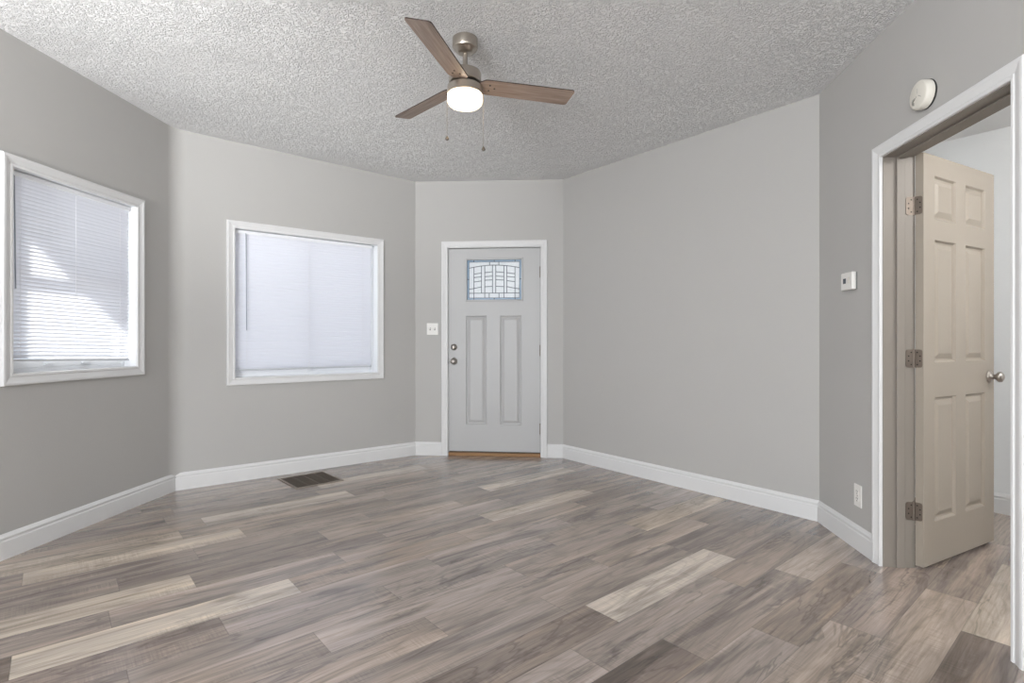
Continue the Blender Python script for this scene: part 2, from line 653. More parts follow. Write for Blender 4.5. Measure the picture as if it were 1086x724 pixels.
# known plank end (any one per row) and the tone of the boards that stand out: (row, start) -> tone
ROW_END = {-1: 2.67, 0: 2.05, 1: 2.37, 2: 2.077, 3: 1.74, 4: 1.43, 5: 1.711, 6: 2.567, 7: 1.14, 8: 2.665, 9: 0.185, 10: 0.505,
           11: -0.118, 12: 0.168, 13: 0.49, 14: 0.22, 15: 2.475, 16: -0.118, 17: 0.554, 18: 0.70, 20: 1.545, 23: 1.18}
TONE = {(-1, 2.67): 0.84, (0, 2.05): 0.66, (1, 1.415): 0.62, (3, 2.70): 0.70, (5, 1.711): 0.93, (8, 2.665): 0.80, (11, -0.118): 0.97,
        (12, 2.078): 0.84, (13, -0.465): 0.90, (15, 2.475): 0.93, (16, -0.118): 0.86, (17, -0.40): 0.80, (17, 2.464): 0.80,
        (18, 0.70): 0.95, (20, 1.545): 0.93, (10, -0.45): 0.12, (13, 0.49): 0.20, (3, 0.785): 0.08, (1, 2.37): 0.15, (-1, 1.715): 0.05,
        (2, 2.077): 0.22, (5, 0.756): 0.15, (4, 2.385): 0.2, (6, 2.567): 0.2, (14, -0.735): 0.45, (4, 0.475): 0.6, (2, 1.12): 0.5}


def clip_poly(poly, rect):
    """Sutherland-Hodgman clip of poly (2D) by the convex quad rect (counter-clockwise)"""
    out = poly
    for i in range(4):
        a, b = rect[i], rect[(i + 1) % 4]
        e = b - a
        side = lambda p: e.x * (p.y - a.y) - e.y * (p.x - a.x)
        src, out = out, []
        for k in range(len(src)):
            p, q = src[k - 1], src[k]
            sp_, sq_ = side(p), side(q)
            if (sp_ >= 0) != (sq_ >= 0):
                out.append(p + (q - p) * (sp_ / (sp_ - sq_)))
            if sq_ >= 0:
                out.append(q)
        if len(out) < 3:
            return []
    return out


def build_floor():
    rng = random.Random(11)
    me = bpy.data.meshes.new('floor')
    verts, faces, start, tone, seed = [], [], [], [], []
    cu, su = math.cos(TH_F), math.sin(TH_F)
    W = lambda u, v: Vector((u * cu - v * su, u * su + v * cu))
    polys = [OUT, sfloor]
    for k in range(-30, 40):
        end = ROW_END.get(k, rng.uniform(0, PL))
        v0, v1 = V0 + k * PW, V0 + (k + 1) * PW
        for j in range(-9, 10):
            u0 = end + j * PL
            rect = [W(u0, v0), W(u0 + PL, v0), W(u0 + PL, v1), W(u0, v1)]
            t = rng.choice((rng.uniform(0.12, 0.55), rng.uniform(0.3, 0.62), rng.uniform(0.25, 0.7)))
            sd = rng.uniform(1, 500)
            for (kk, uu), tt in TONE.items():
                if kk == k and abs(uu - u0) < 0.06:
                    t = tt
            for poly in polys:
                c = clip_poly(poly, rect)
                if c:
                    n = len(verts)
                    verts += [(p.x, p.y, 0.0) for p in c]
                    faces.append(tuple(range(n, n + len(c))))
                    start.append(u0)
                    tone.append(t)
                    seed.append(sd)
    for poly in polys:
        n, m = len(verts), len(poly)
        verts += [(p.x, p.y, 0.0) for p in poly] + [(p.x, p.y, -0.12) for p in poly]
        faces.append(tuple(n + m + i for i in range(m)))
        for i in range(m):
            faces.append((n + i, n + (i + 1) % m, n + m + (i + 1) % m, n + m + i))
        for _ in range(m + 1):
            start.append(0.0)
            tone.append(0.4)
            seed.append(1.0)
    me.from_pydata(verts, [], faces)
    for nm, vals in (('board_start', start), ('board_tone', tone), ('board_seed', seed)):
        at = me.attributes.new(nm, 'FLOAT', 'FACE')
        at.data.foreach_set('value', vals)
    me.materials.append(M['floor'])
    for p in me.polygons:
        if abs(p.normal.z) > 0.5 and p.center.z > -0.01 and p.normal.z < 0:
            p.flip()
    o = bpy.data.objects.new('floor', me)
    C.objects.link(o)
    return struct(o)


build_floor()
slab('ceiling', [OUT], ceil_z, 0.15, M['ceiling'])
slab('ceiling_side_room', [SIDE], lambda x, y: 2.51, 0.12, M['side_ceiling'])


def corner_fillet(bm, d, nrm):
    """soft plaster radius where the left wall turns into the next one"""
    Lw = (P1 - L0).length
    t = 0.07
    d2 = (P2 - P1).normalized()
    turn = d.angle(d2)
    R = t / math.tan((PI - turn) / 2) if turn > 0 else 1
    R = t / math.tan(turn / 2)
    a = P1 - d * t
    c = a - nrm * R
    prev = None
    n = 12
    for i in range(n + 1):
        ang = turn * i / n
        v = Vector((nrm.x * math.cos(-ang) - nrm.y * math.sin(-ang), nrm.x * math.sin(-ang) + nrm.y * math.cos(-ang)))
        p = c + v * R
        q = p - L0
        zt = ceil_z(p.x, p.y)
        cur = (bm.verts.new((q.dot(d), q.dot(nrm), 0.0)), bm.verts.new((q.dot(d), q.dot(nrm), zt)))
        if prev:
            f = bm.faces.new((prev[0], cur[0], cur[1], prev[1]))
            f.smooth = True
        prev = cur


wl = build_wall('wall_left', L0, P1, OUT[0], OUT[1], [grow(W1, J)], ceil_z, M['wall'], corner_fillet)
for f in wl.data.polygons:
    if abs(f.normal.x) > 0.02 and f.area < 0.4 and abs(f.normal.z) < 0.1 and abs(f.normal.y) > 0.5:
        f.use_smooth = True
build_wall('wall_back_left', P1, P2, OUT[1], OUT[2], [grow(W2, J)], ceil_z, M['wall'])
build_wall('wall_back', P2, P3, OUT[2], OUT[3], [grow(D1, J, True)], ceil_z, M['wall'])
build_wall('wall_back_right', P3, P4, OUT[3], OUT[4], [], ceil_z, M['wall'])
build_wall('wall_right', P4, R0, OUT[4], OUT[5], [grow(D2, J, True)], ceil_z, M['wall'])
RW = (R0 - L0).length
RO = [(0.75, 2.35, 0.5, 2.3), (2.75, 4.15, 0.5, 2.3)]     # in R0->L0 direction
build_wall('wall_rear', R0, L0, OUT[5], OUT[0], RO, ceil_z, M['wall'])
zside = lambda x, y: 2.51
build_wall('wall_side_room_left', S0, S1, SOUT[0], SOUT[1], [], zside, M['side_wall'])
build_wall('wall_side_room_back', S1, S2, SOUT[1], SOUT[2], [], zside, M['side_wall'])
build_wall('wall_side_room_right', S2, S3, SOUT[2], SOUT[3], [], zside, M['side_wall'])
build_wall('wall_side_room_rear', S3, S4, SOUT[3], SOUT[4], [], zside, M['side_wall'])

# ------------------------------------------------------------------ baseboards
BASE = [(0.0, 0.0), (0.015, 0.0), (0.015, 0.092), (0.012, 0.097), (0.012, 0.104), (0.0145, 0.108), (0.0135, 0.114),
        (0.008, 0.121), (0.004, 0.128), (0.0, 0.130)]


def baseboard(name, a, b, u0, u1, m0=0.0, m1=0.0):
    """run along wall a->b between u0 and u1; m = tan of half the corner angle at either end"""
    bm = bmesh.new()
    A, B = [], []
    for d, z in BASE:
        A.append(bm.verts.new((u0 + d * m0, -d, z)))
        B.append(bm.verts.new((u1 - d * m1, -d, z)))
    n = len(BASE)
    for i in range(n):
        j = (i + 1) % n
        bm.faces.new((A[i], A[j], B[j], B[i]))
    bm.faces.new(A)
    bm.faces.new(B)
    o = link(name, bm, M['trim'])
    o.location, rz = frame_of(a, b)
    o.rotation_euler = (0, 0, rz)
    return struct(o)


def mit(a, b, c):
    d1, d2 = (b - a), (c - b)
    return math.tan(d1.angle(d2) / 2)


m1, m2, m3, m4 = mit(L0, P1, P2), mit(P1, P2, P3), mit(P2, P3, P4), mit(P3, P4, R0)
baseboard('baseboard_left', L0, P1, 0.0, (P1 - L0).length, 1, m1)
baseboard('baseboard_back_left', P1, P2, 0.0, (P2 - P1).length, m1, m2)
baseboard('baseboard_back', P2, P3, 0.0, D1[0] - 0.062, m2, 0)
baseboard('baseboard_back', P2, P3, D1[1] + 0.062, (P3 - P2).length, 0, m3)
baseboard('baseboard_back_right', P3, P4, 0.0, (P4 - P3).length, m3, m4)
baseboard('baseboard_right', P4, R0, 0.0, D2[0] - 0.062, m4, 0)
baseboard('baseboard_right', P4, R0, D2[1] + 0.062, (R0 - P4).length, 0, 1)
baseboard('baseboard_rear', R0, L0, 0.0, RW, 1, 1)
baseboard('baseboard_side_room_back', S1, S2, 0.0, (S2 - S1).length, 0.3, 0.3)
baseboard('baseboard_side_room_right', S2, S3, 0.0, (S3 - S2).length, 0.3, 1)

# ------------------------------------------------------------------ windows
def window(name, a, b, o, kind, depth=TH):
    """casing, jamb liner, vinyl frame, sashes and panes; local x along the wall, y outward"""
    u0, u1, z0, z1 = o
    loc, rz = frame_of(a, b)
    root = struct(empty(name, loc, rz))
    bm = bmesh.new()
    frame_sweep(bm, u0, u1, z0, z1, CAS)
    link('window_casing', bm, M['trim'], root)
    bm = bmesh.new()
    e = 0.0006
    for (x0, x1, za, zb) in ((u0 - J, u0 - e, z0, z1), (u1 + e, u1 + J, z0, z1), (u0 - J, u1 + J, z0 - J, z0), (u0 - J, u1 + J, z1, z1 + J)):
        box(bm, x0, x1, 0.0, depth + 0.01, za, zb)
    link('window_jamb', bm, M['vinyl'], root)
    # vinyl master frame
    fy0, fy1 = depth - 0.065, depth + 0.01
    bm = bmesh.new()
    w = 0.022
    for (x0, x1, za, zb) in ((u0, u0 + w, z0, z1), (u1 - w, u1, z0, z1), (u0 + w, u1 - w, z0, z0 + w), (u0 + w, u1 - w, z1 - w, z1)):
        box(bm, x0, x1, fy0, fy1, za, zb)
    link('window_frame', bm, M['vinyl'], root, bevel=0.002)
    s, sb = 0.026, 0.046

    def sash(x0, x1, za, zb, y0):
        bm = bmesh.new()
        for (p, q, r, t) in ((x0, x0 + s, za, zb), (x1 - s, x1, za, zb), (x0 + s, x1 - s, za, za + sb), (x0 + s, x1 - s, zb - s, zb)):
            box(bm, p, q, y0, y0 + 0.026, r, t)
        so = link('window_sash', bm, M['vinyl'], root, bevel=0.002)
        bm = bmesh.new()
        box(bm, x0 + s, x1 - s, y0 + 0.011, y0 + 0.015, za + s, zb - s)
        link('window_pane', bm, M['pane'], so)
        return so
    if kind == 'hung':
        zm = (z0 + z1) / 2 - 0.01
        sash(u0 + w, u1 - w, z0 + w, zm + 0.03, fy0 + 0.006)
        sash(u0 + w, u1 - w, zm - 0.012, z1 - w, fy0 + 0.036)
        bm = bmesh.new()
        for x in (u0 + 0.30, u1 - 0.30):
            box(bm, x - 0.03, x + 0.03, fy0 - 0.012, fy0 + 0.006, z0 + w + 0.012, z0 + w + 0.024)
        link('sash_lift', bm, M['vinyl'], root)
    elif kind == 'slide':
        um = (u0 + u1) / 2
        sash(u0 + w, um + 0.02, z0 + w, z1 - w, fy0 + 0.006)
        sash(um - 0.02, u1 - w, z0 + w, z1 - w, fy0 + 0.036)
    else:
        sash(u0 + w, u1 - w, z0 + w, z1 - w, fy0 + 0.02)
    return root


def blind(name, a, b, x0, x1, ztop, zbot, y, tilt, label, wand_x, wand_len, cords, bow=0.0, pitch=0.0208, sag=0.0):
    """mini blind: head rail, slats, bottom rail, ladder cords, tilt wand"""
    loc, rz = frame_of(a, b)
    d = (b - a).normalized()
    n = outward(a, b)
    xc = (x0 + x1) / 2
    p = a + d * xc + n * y
    root = empty(name, (p.x, p.y, ztop), rz)
    tag(root, label, 'window blind', 'white mini blinds in the windows')
    H = ztop - zbot
    hw = (x1 - x0) / 2
    bm = bmesh.new()
    # U shaped steel head rail
    box(bm, -hw, hw, -0.018, -0.0165, -0.026, 0.0)
    box(bm, -hw, hw, 0.0165, 0.018, -0.026, 0.0)
    box(bm, -hw, hw, -0.0165, 0.0165, -0.026, -0.0245)
    box(bm, -hw, -hw + 0.004, -0.0165, 0.0165, -0.0245, -0.001)
    box(bm, hw - 0.004, hw, -0.0165, 0.0165, -0.0245, -0.001)
    link('head_rail', bm, M['vinyl'], root)

    def dz(x, z):
        return -sag * (x / (2 * hw)) * min(1.0, max(0.0, (-z) / H) ** 2)
    bm = bmesh.new()
    w = 0.0255
    k = int((H - 0.026 - 0.030) / pitch)
    for i in range(k):
        zc = -0.036 - i * (H - 0.036 - 0.026) / (k - 1)
        t = math.radians(tilt + random.uniform(-1.2, 1.2))
        pts = []
        for s, c in ((-0.5, 0.0), (-0.25, 0.0032), (0.0, 0.0043), (0.25, 0.0032), (0.5, 0.0)):
            # room side edge (y negative) is raised, the outer edge hangs down
            yy = -s * w * math.cos(t) - c * math.sin(t)
            zz = s * w * math.sin(t) + c * math.cos(t)
            pts.append((yy, zz))
        rows = []
        for x in (-hw + 0.003, -hw * 0.5, 0.0, hw * 0.5, hw - 0.003):
            rows.append([bm.verts.new((x, yy, zc + zz + dz(x, zc))) for yy, zz in pts])
        for r0, r1 in zip(rows[:-1], rows[1:]):
            for q in range(4):
                f = bm.faces.new((r0[q], r1[q], r1[q + 1], r0[q + 1]))
                f.smooth = True
    link('slats', bm, M['slat'], root, smooth=True)
    bm = bmesh.new()
    vs = box(bm, -hw + 0.001, hw - 0.001, -0.0125, 0.0125, -H, -H + 0.012)
    for v in vs:
        v.co.z += dz(v.co.x, v.co.z)
    br = link('bottom_rail', bm, M['rail'], root, bevel=0.002)
    for c in cords:
        bm = bmesh.new()
        x = -hw + c * 2 * hw
        for yy in (-0.0135, 0.0135):
            tube(bm, (x, yy, -0.026), (x, yy, -H + 0.012 + dz(x, -H)), 0.0007, 5)
        link('ladder_cord', bm, M['cord'], root)
    bm = bmesh.new()
    xw = -hw + wand_x
    tube(bm, (xw, -0.024, -0.03), (xw + 0.004, -0.028, -0.03 - wand_len), 0.0035, 6)
    wd = link('tilt_wand', bm, M['wand'], root)
    bm = bmesh.new()
    tube(bm, (xw, -0.017, -0.018), (xw, -0.024, -0.034), 0.002, 6)
    link('wand_hook', bm, M['wand'], wd)
    return root


window('window_1', L0, P1, W1, 'hung')
window('window_2', P1, P2, W2, 'slide')
window('added_window_3', R0, L0, (RO[0][0] + J, RO[0][1] - J, RO[0][2] + J, RO[0][3] - J), 'plain')  # both rear windows are added, out of view, to let in light
window('added_window_4', R0, L0, (RO[1][0] + J, RO[1][1] - J, RO[1][2] + J, RO[1][3] - J), 'plain')
blind('window_blind', L0, P1, W1[0] + 0.008, W1[1] - 0.008, W1[3] - 0.004, 1.003, 0.050, 51,
      'white mini blind in the narrower left window, sunlight patch across its lower half', 0.030, 0.60,
      (0.09, 0.5, 0.9), sag=0.025)
blind('window_blind', P1, P2, W2[0] + 0.012, 1.588, W2[3] - 0.004, 0.880, 0.050, 57,
      'white mini blind in the wider window nearer the front door, evenly lit', 0.075, 0.78,
      (0.07, 0.5, 0.92))

# ------------------------------------------------------------------ doors
def door_casing(name, a, b, o, y=0.0, flip=False, label=None, mat=None):
    loc, rz = frame_of(a, b)
    bm = bmesh.new()
    prof = [(d, -p) for d, p in CAS] if flip else CAS
    frame_sweep(bm, o[0], o[1], 0.0, o[3], prof, closed=False, y=y)
    ob = link(name, bm, mat or M['trim'])
    ob.location = loc
    ob.rotation_euler = (0, 0, rz)
    return struct(ob, label)


def door_jamb(name, a, b, o, depth, mat, stop=None):
    loc, rz = frame_of(a, b)
    bm = bmesh.new()
    g = J
    box(bm, o[0] - g, o[0] + 0.004, 0.001, depth - 0.001, 0.0, o[3] + g)
    box(bm, o[1] - 0.004, o[1] + g, 0.001, depth - 0.001, 0.0, o[3] + g)
    box(bm, o[0] + 0.004, o[1] - 0.004, 0.001, depth - 0.001, o[3] - 0.004, o[3] + g)
    ob = link(name, bm, mat)
    ob.location = loc
    ob.rotation_euler = (0, 0, rz)
    struct(ob)
    if stop:
        bm = bmesh.new()
        t = 0.011
        y0, y1 = stop
        box(bm, o[0] + 0.004, o[0] + 0.004 + t, y0, y1, 0.0, o[3] - 0.004)
        box(bm, o[1] - 0.004 - t, o[1] - 0.004, y0, y1, 0.0, o[3] - 0.004)
        box(bm, o[0] + 0.004 + t, o[1] - 0.004 - t, y0, y1, o[3] - 0.004 - t, o[3] - 0.004)
        link('door_stop', bm, mat, ob, bevel=0.0025)
    return ob


def panel_mesh(bm, x0, x1, z0, z1, yf, s=1.0, steps=None):
    """raised panel: moulded groove, then a bevelled field, front at yf facing -y (s=1) or +y (s=-1)"""
    steps = steps or [(0.0, 0.0), (0.003, 0.003), (0.009, 0.012), (0.018, 0.0135), (0.042, 0.003), (0.044, 0.0025)]
    rings = []
    for a, dpt in steps:
        rings.append([bm.verts.new((x, yf + s * dpt, z)) for x, z in ((x0 + a, z0 + a), (x0 + a, z1 - a), (x1 - a, z1 - a), (x1 - a, z0 + a))])
    for A, B in zip(rings[:-1], rings[1:]):
        for i in range(4):
            j = (i + 1) % 4
            bm.faces.new((A[i], A[j], B[j], B[i]))
    bm.faces.new(rings[-1])


def slab_with_holes(x0, x1, z0, z1, y0, y1, holes, through=False):
    """door slab; holes are cut in both faces (the panels fill them)"""
    bm = bmesh.new()
    us = sorted({x0, x1} | {h[0] for h in holes} | {h[1] for h in holes})
    zs = sorted({z0, z1} | {h[2] for h in holes} | {h[3] for h in holes})
    for y in (y0, y1):
        g = {}
        for i, u in enumerate(us):
            for j, z in enumerate(zs):
                g[(i, j)] = bm.verts.new((u, y, z))
        for i in range(len(us) - 1):
            for j in range(len(zs) - 1):
                um, zm = (us[i] + us[i + 1]) / 2, (zs[j] + zs[j + 1]) / 2
                if any(h[0] < um < h[1] and h[2] < zm < h[3] for h in holes):
                    continue
                bm.faces.new((g[(i, j)], g[(i + 1, j)], g[(i + 1, j + 1)], g[(i, j + 1)]))
    # rims
    for (xa, xb, za, zb) in [(x0, x1, z0, z1)] + (list(holes) if through else []):
        c = [(xa, za), (xb, za), (xb, zb), (xa, zb)]
        for i in range(4):
            p, q = c[i], c[(i + 1) % 4]
            bm.faces.new([bm.verts.new((p[0], y0, p[1])), bm.verts.new((q[0], y0, q[1])),
                          bm.verts.new((q[0], y1, q[1])), bm.verts.new((p[0], y1, p[1]))])
    bmesh.ops.remove_doubles(bm, verts=bm.verts[:], dist=1e-5)
    return bm


# --- front door (door_1) in the back wall
loc, rz = frame_of(P2, P3)
door_casing('trim_1', P2, P3, D1, label='white casing around the front door')
door_jamb('trim_2', P2, P3, D1, TH, M['trim'], stop=(0.062, 0.10))
d1 = struct(empty('door_1', loc, rz), 'white front door with a small leaded glass light')
SX0, SX1, SZ0, SZ1 = 0.3335, 1.2320, 0.044, 2.030
Y0, Y1 = 0.014, 0.058
LITE = (0.497, 1.066, 1.512, 1.936)
PAN = [(0.503, 0.709, 0.304, 1.373), (0.840, 1.050, 0.304, 1.373)]
link('slab', slab_with_holes(SX0, SX1, SZ0, SZ1, Y0, Y1, PAN + [LITE]), M['door'], d1)
for q in PAN:
    bm = bmesh.new()
    panel_mesh(bm, *q, Y0, 1.0)
    panel_mesh(bm, *q, Y1, -1.0)
    link('panel', bm, M['door'], d1)
# glass light: moulded frame, blue bevelled border, frosted centre, leaded cames
bm = bmesh.new()
for yy, s in ((Y0, 1), (Y1, -1)):
    frame_sweep(bm, LITE[0] + 0.018, LITE[1] - 0.018, LITE[2] + 0.018, LITE[3] - 0.018,
                [(0.0, -0.012 * s), (0.0, 0.003 * s), (0.004, 0.007 * s), (0.012, 0.007 * s), (0.018, 0.004 * s), (0.0185, 0.0)], y=yy)
lf = link('glass_frame', bm, M['door'], d1)
gx0, gx1, gz0, gz1 = LITE[0] + 0.017, LITE[1] - 0.017, LITE[2] + 0.017, LITE[3] - 0.017
bw = 0.019
yg = 0.030
bm = bmesh.new()
for (x0, x1, za, zb) in ((gx0, gx0 + bw, gz0, gz1), (gx1 - bw, gx1, gz0, gz1), (gx0 + bw, gx1 - bw, gz0, gz0 + bw), (gx0 + bw, gx1 - bw, gz1 - bw, gz1)):
    box(bm, x0, x1, yg, yg + 0.005, za, zb)
link('border_glass', bm, M['frost_blue'], d1)
ix0, ix1, iz0, iz1 = gx0 + bw, gx1 - bw, gz0 + bw, gz1 - bw
bm = bmesh.new()
box(bm, ix0, ix1, yg, yg + 0.005, iz0, iz1)
link('centre_glass', bm, M['frost'], d1)
bm = bmesh.new()


def came(xa, ya, xb, yb, w=0.0056):
    fx = lambda x: ix0 + (x - 178) / 617 * (ix1 - ix0)
    fz = lambda y: iz1 - (y - 145) / 427 * (iz1 - iz0)
    a = Vector((fx(xa), fz(ya)))
    b = Vector((fx(xb), fz(yb)))
    d = (b - a).normalized()
    n = Vector((-d.y, d.x)) * w / 2
    for yy0, yy1 in ((yg - 0.0025, yg), (yg + 0.005, yg + 0.0075)):
        c = [a + n, b + n, b - n, a - n]
        lo = [bm.verts.new((p.x, yy0, p.y)) for p in c]
        hi = [bm.verts.new((p.x, yy1, p.y)) for p in c]
        bm.faces.new(lo)
        bm.faces.new(hi)
        for i in range(4):
            j = (i + 1) % 4
            bm.faces.new((lo[i], lo[j], hi[j], hi[i]))


def arch_y(x, y0=215, y1=183):
    t = (x - 486.5) / 300
    return y1 + (y0 - y1) * t * t


xs = [178, 237, 330, 430, 486, 543, 640, 740, 795]
for p, q in zip(xs[:-1], xs[1:]):
    came(p, arch_y(p), q, arch_y(q))
for x in (237, 330, 370, 465, 505, 605, 640, 740):
    came(x, arch_y(x), x, 516)
came(178, 516, 795, 516)
for x in (237, 370, 425, 545, 605, 740):
    came(x, 516, x, 572)
for x in (430, 543):
    came(x, 145, x, arch_y(x))
for l in ((288, 275, 272, 262), (330, 320, 320, 313), (382, 370, 362, 358), (460, 440, 440, 435)):
    came(237, l[0], 330, l[1])
    came(370, l[2], 465, l[3])
    came(505, l[3], 605, l[2])
    came(640, l[1], 740, l[0])
came(178, 468, 237, 460)
came(740, 460, 795, 468)
# border joints and the came round the centre
for (x, ya, yb) in ((237, 120, 145), (486, 120, 145), (740, 120, 145), (237, 572, 597), (486, 572, 597), (740, 572, 597)):
    came(x, ya, x, yb)
for (xa, xb, y) in ((150, 178, 350), (795, 823, 350)):
    came(xa, y, xb, y)
for c_ in ((178, 145, 795, 145), (178, 572, 795, 572), (178, 145, 178, 572), (795, 145, 795, 572)):
    came(*c_, w=0.003)
link('leaded_came', bm, M['lead'], d1)
bm = bmesh.new()
lathe(bm, [(0.0, 0.0), (0.031, 0.0), (0.032, -0.004), (0.028, -0.010), (0.020, -0.012), (0.019, -0.020), (0.0, -0.021)], 32, 'Y', (0.385, Y0, 1.064), cap=False)
db = link('deadbolt', bm, M['chrome'], d1, smooth=True)
bm = bmesh.new()
box(bm, 0.380, 0.390, Y0 - 0.034, Y0 - 0.020, 1.048, 1.080)
link('thumb_turn', bm, M['chrome'], db, bevel=0.003)
KNOB = [(0.0, 0.0), (0.033, 0.0), (0.034, -0.004), (0.030, -0.009), (0.014, -0.012), (0.012, -0.026), (0.016, -0.034),
        (0.026, -0.042), (0.0285, -0.051), (0.026, -0.060), (0.016, -0.066), (0.0, -0.068)]
bm = bmesh.new()
lathe(bm, KNOB, 36, 'Y', (0.385, Y0, 0.926), cap=False)
link('door_knob', bm, M['chrome'], d1, smooth=True)
bm = bmesh.new()
box(bm, 0.3296, 0.3330, 0.012, 0.030, 0.900, 0.958)
link('strike_plate', bm, M['dark'], d1)
for z in (1.79, 1.03, 0.27):
    bm = bmesh.new()
    lathe(bm, [(0.0065, -0.05), (0.0065, 0.05)], 14, 'Z', (1.2335, 0.0065, z))
    box(bm, 1.2325, 1.2345, 0.006, 0.03, z - 0.048, z + 0.048)
    h = link('door_hinge', bm, M['hinge'], d1)
    bm = bmesh.new()
    lathe(bm, [(0.008, 0.05), (0.008, 0.054), (0.003, 0.056)], 14, 'Z', (1.2335, 0.0065, z))
    link('hinge_pin', bm, M['hinge'], h)
# weather strip (dark line at the slab edge) and wooden threshold
bm = bmesh.new()
box(bm, 0.3291, 0.3333, 0.032, 0.060, 0.04, 2.033)
box(bm, 0.3333, 1.2357, 0.032, 0.060, 2.0305, 2.0355)
box(bm, 1.2322, 1.2358, 0.032, 0.060, 0.04, 2.0305)
box(bm, 0.3333, 1.2322, 0.040, 0.056, 0.034, 0.0438)
link('weather_strip', bm, M['dark'], d1)
bm = bmesh.new()
box(bm, D1[0] + 0.005, D1[1] - 0.005, 0.002, TH + 0.03, 0.0, 0.030)
o = link('trim_3', bm, M['threshold'], bevel=0.004)
o.location = loc
o.rotation_euler = (0, 0, rz)
struct(o, 'brown wooden threshold under the front door')

# --- interior doorway and six panel door (door_2) in the right wall
door_casing('trim_4', P4, R0, D2, label='white casing around the doorway to the side room')
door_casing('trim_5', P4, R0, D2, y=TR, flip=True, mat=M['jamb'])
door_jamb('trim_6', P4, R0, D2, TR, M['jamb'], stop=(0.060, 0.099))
dR = (R0 - P4).normalized()
nR = outward(P4, R0)
pin = P4 + dR * (D2[0] + 0.004) + nR * (TR + 0.004)
OPEN = math.radians(28.4)
d2 = struct(empty('door_2', (pin.x, pin.y, 0.0), OPEN), 'beige-white six panel door standing open')
# local: x along the door from the pin, -y is the face seen from the room
g0 = 0.004
DW, DH, DB = 0.762, 2.03, 0.015
fy, by = -0.040, -0.005
cols = [(g0 + 0.108, g0 + 0.326), (g0 + 0.432, g0 + 0.652)]
rows = [(DB + DH - 0.315, DB + DH - 0.100), (DB + DH - 1.030, DB + DH - 0.418), (DB + DH - 1.822, DB + DH - 1.203)]
holes = [(c[0], c[1], r[0], r[1]) for c in cols for r in rows]
link('slab', slab_with_holes(g0, g0 + DW, DB, DB + DH, fy, by, holes), M['idoor'], d2)
for q in holes:
    bm = bmesh.new()
    panel_mesh(bm, *q, fy, 1.0)
    panel_mesh(bm, *q, by, -1.0)
    link('panel', bm, M['idoor'], d2)
for s, yy in ((1, fy), (-1, by)):
    bm = bmesh.new()
    lathe(bm, [(r, h * s * 0.95) for r, h in KNOB], 36, 'Y', (g0 + 0.702, yy, 0.927), cap=False)
    link('door_knob', bm, M['chrome'], d2, smooth=True)
# hinges: one leaf on the jamb, one on the door edge, barrel between; screw heads as sub-parts
jx = Matrix.Rotation(-OPEN, 4, 'Z') @ Matrix.Rotation(math.atan2(dR.y, dR.x), 4, 'Z')
for z in (1.79, 1.036, 0.282):
    bm = bmesh.new()
    r_ = 0.0062
    for k in range(5):
        lathe(bm, [(r_, -0.0445 + k * 0.0178 + 0.0006), (r_, -0.0445 + (k + 1) * 0.0178 - 0.0006)], 14, 'Z', (0, 0, z))
    lathe(bm, [(0.0045, -0.047), (0.0045, 0.048)], 12, 'Z', (0, 0, z))

    def leaf(x_axis, y_axis, thick_dir, ln, off):
        """plate with rounded outer corners lying in the plane of y_axis and Z"""
        pts = []
        rr = 0.012
        for (cy, cz, a0) in ((ln - rr, 0.0445 - rr, 0), (ln - rr, -0.0445 + rr, -90)):
            arc = [(cy + rr * math.cos(math.radians(a0 + t * 22.5)), cz + rr * math.sin(math.radians(a0 + t * 22.5))) for t in range(5)]
            pts += arc[::-1]
        pts = [(0.0, 0.0445)] + pts + [(0.0, -0.0445)]
        base = x_axis * off
        A = [bm.verts.new(base + y_axis * p + Vector((0, 0, q + z))) for p, q in pts]
        B = [bm.verts.new(base + x_axis * thick_dir * 0.0025 + y_axis * p + Vector((0, 0, q + z))) for p, q in pts]
        bm.faces.new(A)
        bm.faces.new(B)
        for i in range(len(A)):
            j = (i + 1) % len(A)
            bm.faces.new((A[i], A[j], B[j], B[i]))
    # door leaf lies on the hinge edge (x = g0 plane), running to -y
    leaf(Vector((1, 0, 0)), Vector((0, -1, 0)), -1, 0.036, g0)
    # jamb leaf lies on the jamb face: runs from the pin towards the room
    jn = jx @ Vector((1, 0, 0))
    jr = jx @ Vector((0, -1, 0))
    leaf(jn, jr, 1, 0.038, 0.0005)
    h = link('door_hinge', bm, M['hinge'], d2)
    bm = bmesh.new()
    for (yy, zz) in ((0.014, 0.030), (0.026, 0.012), (0.026, -0.012), (0.014, -0.030)):
        p = Vector((g0 - 0.0024, -yy, z + zz))
        lathe(bm, [(0.0036, 0.0), (0.0026, -0.0012)], 10, 'X', p)
        q = jn * 0.0031 + jr * yy + Vector((0, 0, z + zz))
        tube(bm, q, q + jn * 0.001, 0.0034, 10)
    link('hinge_screw', bm, M['dark'], h)

# ------------------------------------------------------------------ ceiling fan
FX, FY = -0.243, 2.77
fz = ceil_z(FX, FY)
fan = tag(empty('ceiling_fan', (FX, FY, fz)), 'brushed nickel three-blade ceiling fan with a lit round glass shade', 'ceiling fan')


def fan_part(name, prof, mat, seg=48, parent=fan, cen=(0, 0, 0)):
    bm = bmesh.new()
    lathe(bm, prof, seg, 'Z', cen)
    o = link(name, bm, mat, parent, smooth=True)
    m = o.modifiers.new('edges', 'EDGE_SPLIT')
    m.split_angle = math.radians(35)
    return o


